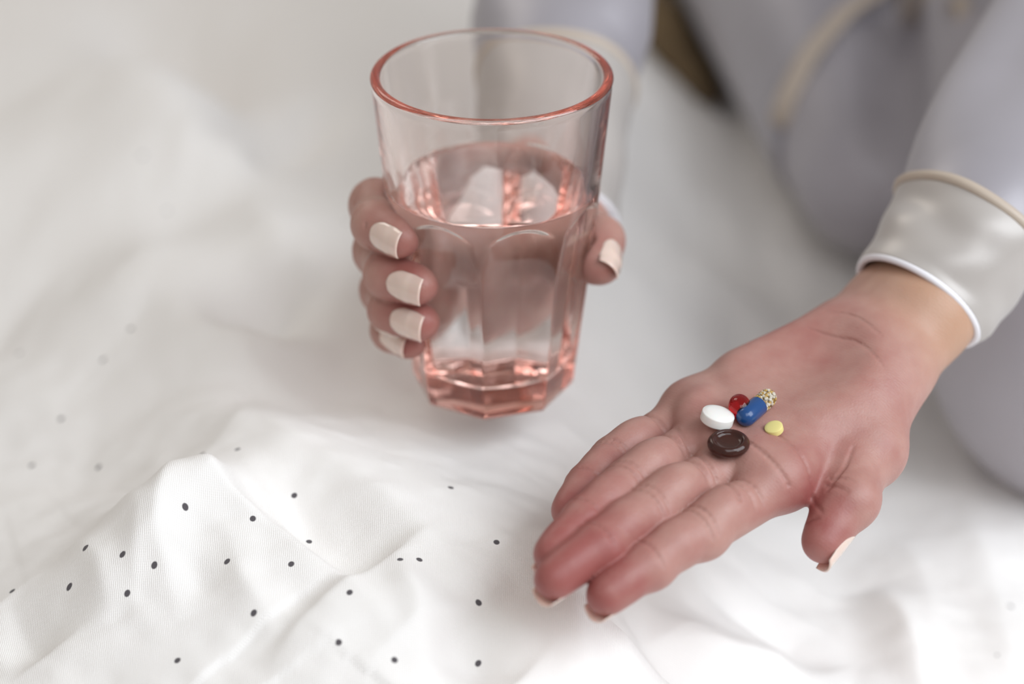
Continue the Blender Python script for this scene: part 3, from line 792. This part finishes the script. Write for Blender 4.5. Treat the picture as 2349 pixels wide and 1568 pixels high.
# beige trim along the jacket's hem
jb = BVHTree.FromPolygons([tuple(v) for v in jv], [tuple(f) for f in jf])
for xs_ in (np.linspace(.085, .204, 30), np.linspace(.206, .222, 30)):
    pts = []
    for x in xs_:
        h = jb.ray_cast(Vector((x, float(hem_y(x)) + .005, .16)), Vector((0, 0, -1)))
        if h[0] is not None: pts.append(np.array(h[0]) + V3(0, 0, .0025))
    if len(pts) > 3:
        v, f = tube_mesh(np.array(pts), .0060, .002, UPZ, 10, None, True)
        adopt(mesh_obj('hem_piping', v, f, M_BEIGE, person), jacket, person)
# ------------------------------------------------------------------ dark brown stand-in added for an unidentified thing beside the lap
bl = Field((-.02, 1.10, -.075), (.22, 2.0, .06), 0.005, far=.05)
b0, b1, b2 = at_z(1628, 300, -.05), at_z(1535, 110, -.030), at_z(1500, -60, -.03)
bl.cone(b0, b1, .010, .026, .02, m=.03); bl.cone(b1, b2, .026, .036, .02, m=.03)
bx_ = bl.lo[0] + bl.h * np.arange(bl.n[0]); by_ = bl.lo[1] + bl.h * np.arange(bl.n[1])
bl.cone(LEG_A[0], LEG_A[1], LEG_A[2] + .009, LEG_A[3] + .009, .003, 'cut', .03)
bl.cone((.27, 1.52, .07), (.27, 1.60, .09), .158, .158, .003, 'cut', .03)
under = bed_height(*np.meshgrid(bx_, by_, indexing='ij')) + .0015
bl.a = smax(bl.a, (under[:, :, None] - (bl.lo[2] + bl.h * np.arange(bl.n[2]))[None, None, :]).astype(np.float32), .002)
kv, kf = bl.mesh(1)
m, nt, b = new_mat('brown_matte')
tc = N(nt, 'ShaderNodeTexCoord'); no = N(nt, 'ShaderNodeTexNoise'); no.inputs['Scale'].default_value = 40; L(nt, tc.outputs['Object'], no.inputs['Vector'])
r = N(nt, 'ShaderNodeValToRGB'); r.color_ramp.elements[0].color = srgb(84, 68, 46); r.color_ramp.elements[1].color = srgb(116, 96, 68)
L(nt, no.outputs['Fac'], r.inputs['Fac']); L(nt, r.outputs['Color'], b.inputs['Base Color']); b.inputs['Roughness'].default_value = .9
tag(mesh_obj('brown_stand_in', kv, kf, m), 'dark brown stand-in shape lying on the bed between sleeve and lap', 'stand_in')

# ------------------------------------------------------------------ pills in the palm
hb = BVHTree.FromPolygons([tuple(v) for v in hv], [tuple(f) for f in hf])
def rest(px, py, zguess=.094):
    h = hb.ray_cast(Vector(_C), Vector(unit(at_z(px, py, zguess) - _C))); p = np.array(h[0])
    n = Vector((0, 0, 0))
    for dx, dy in ((0, 0), (.002, 0), (-.002, 0), (0, .002), (0, -.002)):
        q = hb.ray_cast(Vector((p[0] + dx, p[1] + dy, .16)), Vector((0, 0, -1))); n += q[1]
    return np.array(h[0]), np.array(n.normalized())
def place(o, p, n, lift, spin=0.0, tilt=None):
    n = (Vector((0, 0, 1)) + Vector(tilt)).normalized() if tilt else Vector(n)
    q = Vector((0, 0, 1)).rotation_difference(n)
    o.location = Vector(p) + n * lift; o.rotation_euler = (q @ Matrix.Rotation(spin, 3, 'Z').to_quaternion()).to_euler()
def tablet_profile(r, t, dome, bev, nb=5):
    pr = [(0, -t / 2 - dome)]
    for q in (.35, .65, .85): pr.append((r * q, -t / 2 - dome * (1 - q * q)))
    for a in np.linspace(0, np.pi / 2, nb): pr.append((r - bev + bev * math.sin(a), -t / 2 + bev - bev * math.cos(a)))
    return pr + [(a, -b) for a, b in pr[::-1]]
# white tablet
v, f = lathe(tablet_profile(.0056, .0036, .0008, .0006))
m = simple('white_coating', srgb(236, 235, 232), .32, Specular_IOR_Level=.5, Subsurface_Weight=.15, Subsurface_Scale=.002)
o = mesh_obj('tablet', v, f, m); fix_normals(o); p, n = rest(1641, 972); place(o, p, n, .0026, 0, (.22, .02, 0))
tag(o, 'round white coated tablet, the largest pale pill in the palm', 'tablet')
# small yellow tablet
v, f = lathe(tablet_profile(.0031, .0022, .0003, .0003))
o = mesh_obj('tablet', v, f, simple('yellow_tablet', srgb(226, 214, 140), .6)); fix_normals(o); p, n = rest(1778, 992); place(o, p, n, .0018, 0, (-.28, -.15, 0))
tag(o, 'small pale yellow tablet lying apart towards the thumb', 'tablet')
# red softgel
bm = bmesh.new(); bmesh.ops.create_uvsphere(bm, u_segments=48, v_segments=32, radius=1)
for q in bm.verts: q.co = Vector((q.co.x * .0038, q.co.y * .0048, q.co.z * .0038))
me = bpy.data.meshes.new('softgel'); bm.to_mesh(me); bm.free(); me.shade_smooth()
m, nt, b = new_mat('red_gelatin'); b.inputs['Base Color'].default_value = (.85, .015, .025, 1); b.inputs['Roughness'].default_value = .04
b.inputs['Transmission Weight'].default_value = 1.0; b.inputs['IOR'].default_value = 1.42
me.materials.append(m); o = bpy.data.objects.new('softgel', me); COL.objects.link(o)
p, n = rest(1689, 950); o.location = Vector(p) + Vector(n) * .0037; o.rotation_euler = (0, 0, .05)
tag(o, 'translucent red gel pill between white tablet and blue capsule', 'softgel')
# two-part capsule
A0 = rest(1706, 978)[0] + V3(0, 0, .0034); B0 = rest(1762, 930)[0] + V3(0, 0, .0034)
ax = unit(B0 - A0); mid = (A0 + B0) / 2; qr = Vector((0, 0, 1)).rotation_difference(Vector(ax))
def cap_profile(r, z0, z1, dome_lo, dome_hi):
    pr = []
    if dome_lo: pr += [(r * math.sin(a), z0 + r - r * math.cos(a)) for a in np.linspace(0, np.pi / 2, 9)]
    else: pr += [(0, z0), (r * .99, z0), (r, z0 + .0001)]
    if dome_hi: pr += [(r * math.sin(a), z1 - r + r * math.cos(a)) for a in np.linspace(np.pi / 2, 0, 9)]
    else: pr += [(r, z1 - .0001), (r * .99, z1), (0, z1)]
    return pr
croot = empty('capsule', tuple(mid)); tag(croot, 'capsule with blue cap and clear end full of white and yellow beads', 'capsule')
def cap_part(name, prof, mat):
    v, f = lathe(prof, 48); v = np.array([np.array(qr.to_matrix() @ Vector(x)) for x in v]) + mid
    o = mesh_obj(name, v, f, mat, croot); fix_normals(o); return o
cap_part('cap', cap_profile(.00345, -.0098, .0012, True, False), simple('blue_gelatin', srgb(22, 68, 124), .22, Specular_IOR_Level=.6))
m, nt, b = new_mat('clear_gelatin'); b.inputs['Base Color'].default_value = (1, .98, .93, 1); b.inputs['Roughness'].default_value = .08
b.inputs['Transmission Weight'].default_value = 1; b.inputs['IOR'].default_value = 1.33
cap_part('clear_body', cap_profile(.00328, .0013, .0100, False, True), m)
rs = np.random.RandomState(7); vv = []; ff = []; cols = []
bm = bmesh.new(); bmesh.ops.create_icosphere(bm, subdivisions=1, radius=.00062); sv = [np.array(x.co) for x in bm.verts]; sf = [[q.index for q in x.verts] for x in bm.faces]; bm.free()
for k in range(210):
    while True:
        x, y, z = rs.uniform(-1, 1) * .0029, rs.uniform(-1, 1) * .0029, rs.uniform(.0018, .0094)
        if math.hypot(x, y) < .0028 and (z < .0066 or math.hypot(x, y, z - .0066) < .0028): break
    c = np.array(qr.to_matrix() @ Vector((x, y, z))) + mid; b0 = len(vv)
    vv += [c + s for s in sv]; ff += [[b0 + q for q in t] for t in sf]; cols += [float(rs.rand() < .38)] * len(sv)
m, nt, b = new_mat('beads'); at = N(nt, 'ShaderNodeAttribute', attribute_name='kind_of_bead')
mx = N(nt, 'ShaderNodeMix', data_type='RGBA'); L(nt, at.outputs['Fac'], mx.inputs[0]); mx.inputs[6].default_value = srgb(246, 242, 232); mx.inputs[7].default_value = srgb(226, 190, 110)
L(nt, mx.outputs[2], b.inputs['Base Color']); b.inputs['Roughness'].default_value = .6
o = mesh_obj('beads', np.array(vv), ff, m, croot); float_attr(o, 'kind_of_bead', cols); o['kind'] = 'stuff'
# brown lozenge with a dished top
pr = [(0, -.0020), (.0035, -.0021), (.0052, -.0018), (.0066, -.0009), (.0071, .0003), (.0069, .0013), (.0062, .0021), (.0055, .0024), (.0049, .0022), (.0044, .0015), (.0036, .0010), (.0020, .0008), (0, .0007)]
prs = catmull(np.array([(a, b, 0) for a, b in pr]), 4)[:, :2]; prs[0, 0] = 0; prs[-1, 0] = 0; prs = np.maximum(prs, [[0, -1]])
v, f = lathe([tuple(x) for x in prs], 72); v = [(x * 1.0, y * .92, z) for x, y, z in v]
m, nt, b = new_mat('brown_candy'); b.inputs['Base Color'].default_value = (.085, .025, .018, 1); b.inputs['Roughness'].default_value = .12
b.inputs['Transmission Weight'].default_value = .55; b.inputs['IOR'].default_value = 1.45
o = mesh_obj('lozenge', v, f, m); fix_normals(o); p, n = rest(1670, 1032); place(o, p, n, .0024, .2, (.0, -.12, 0))
tag(o, 'dark brown glossy oval lozenge with a dished top, nearest the fingers', 'lozenge')
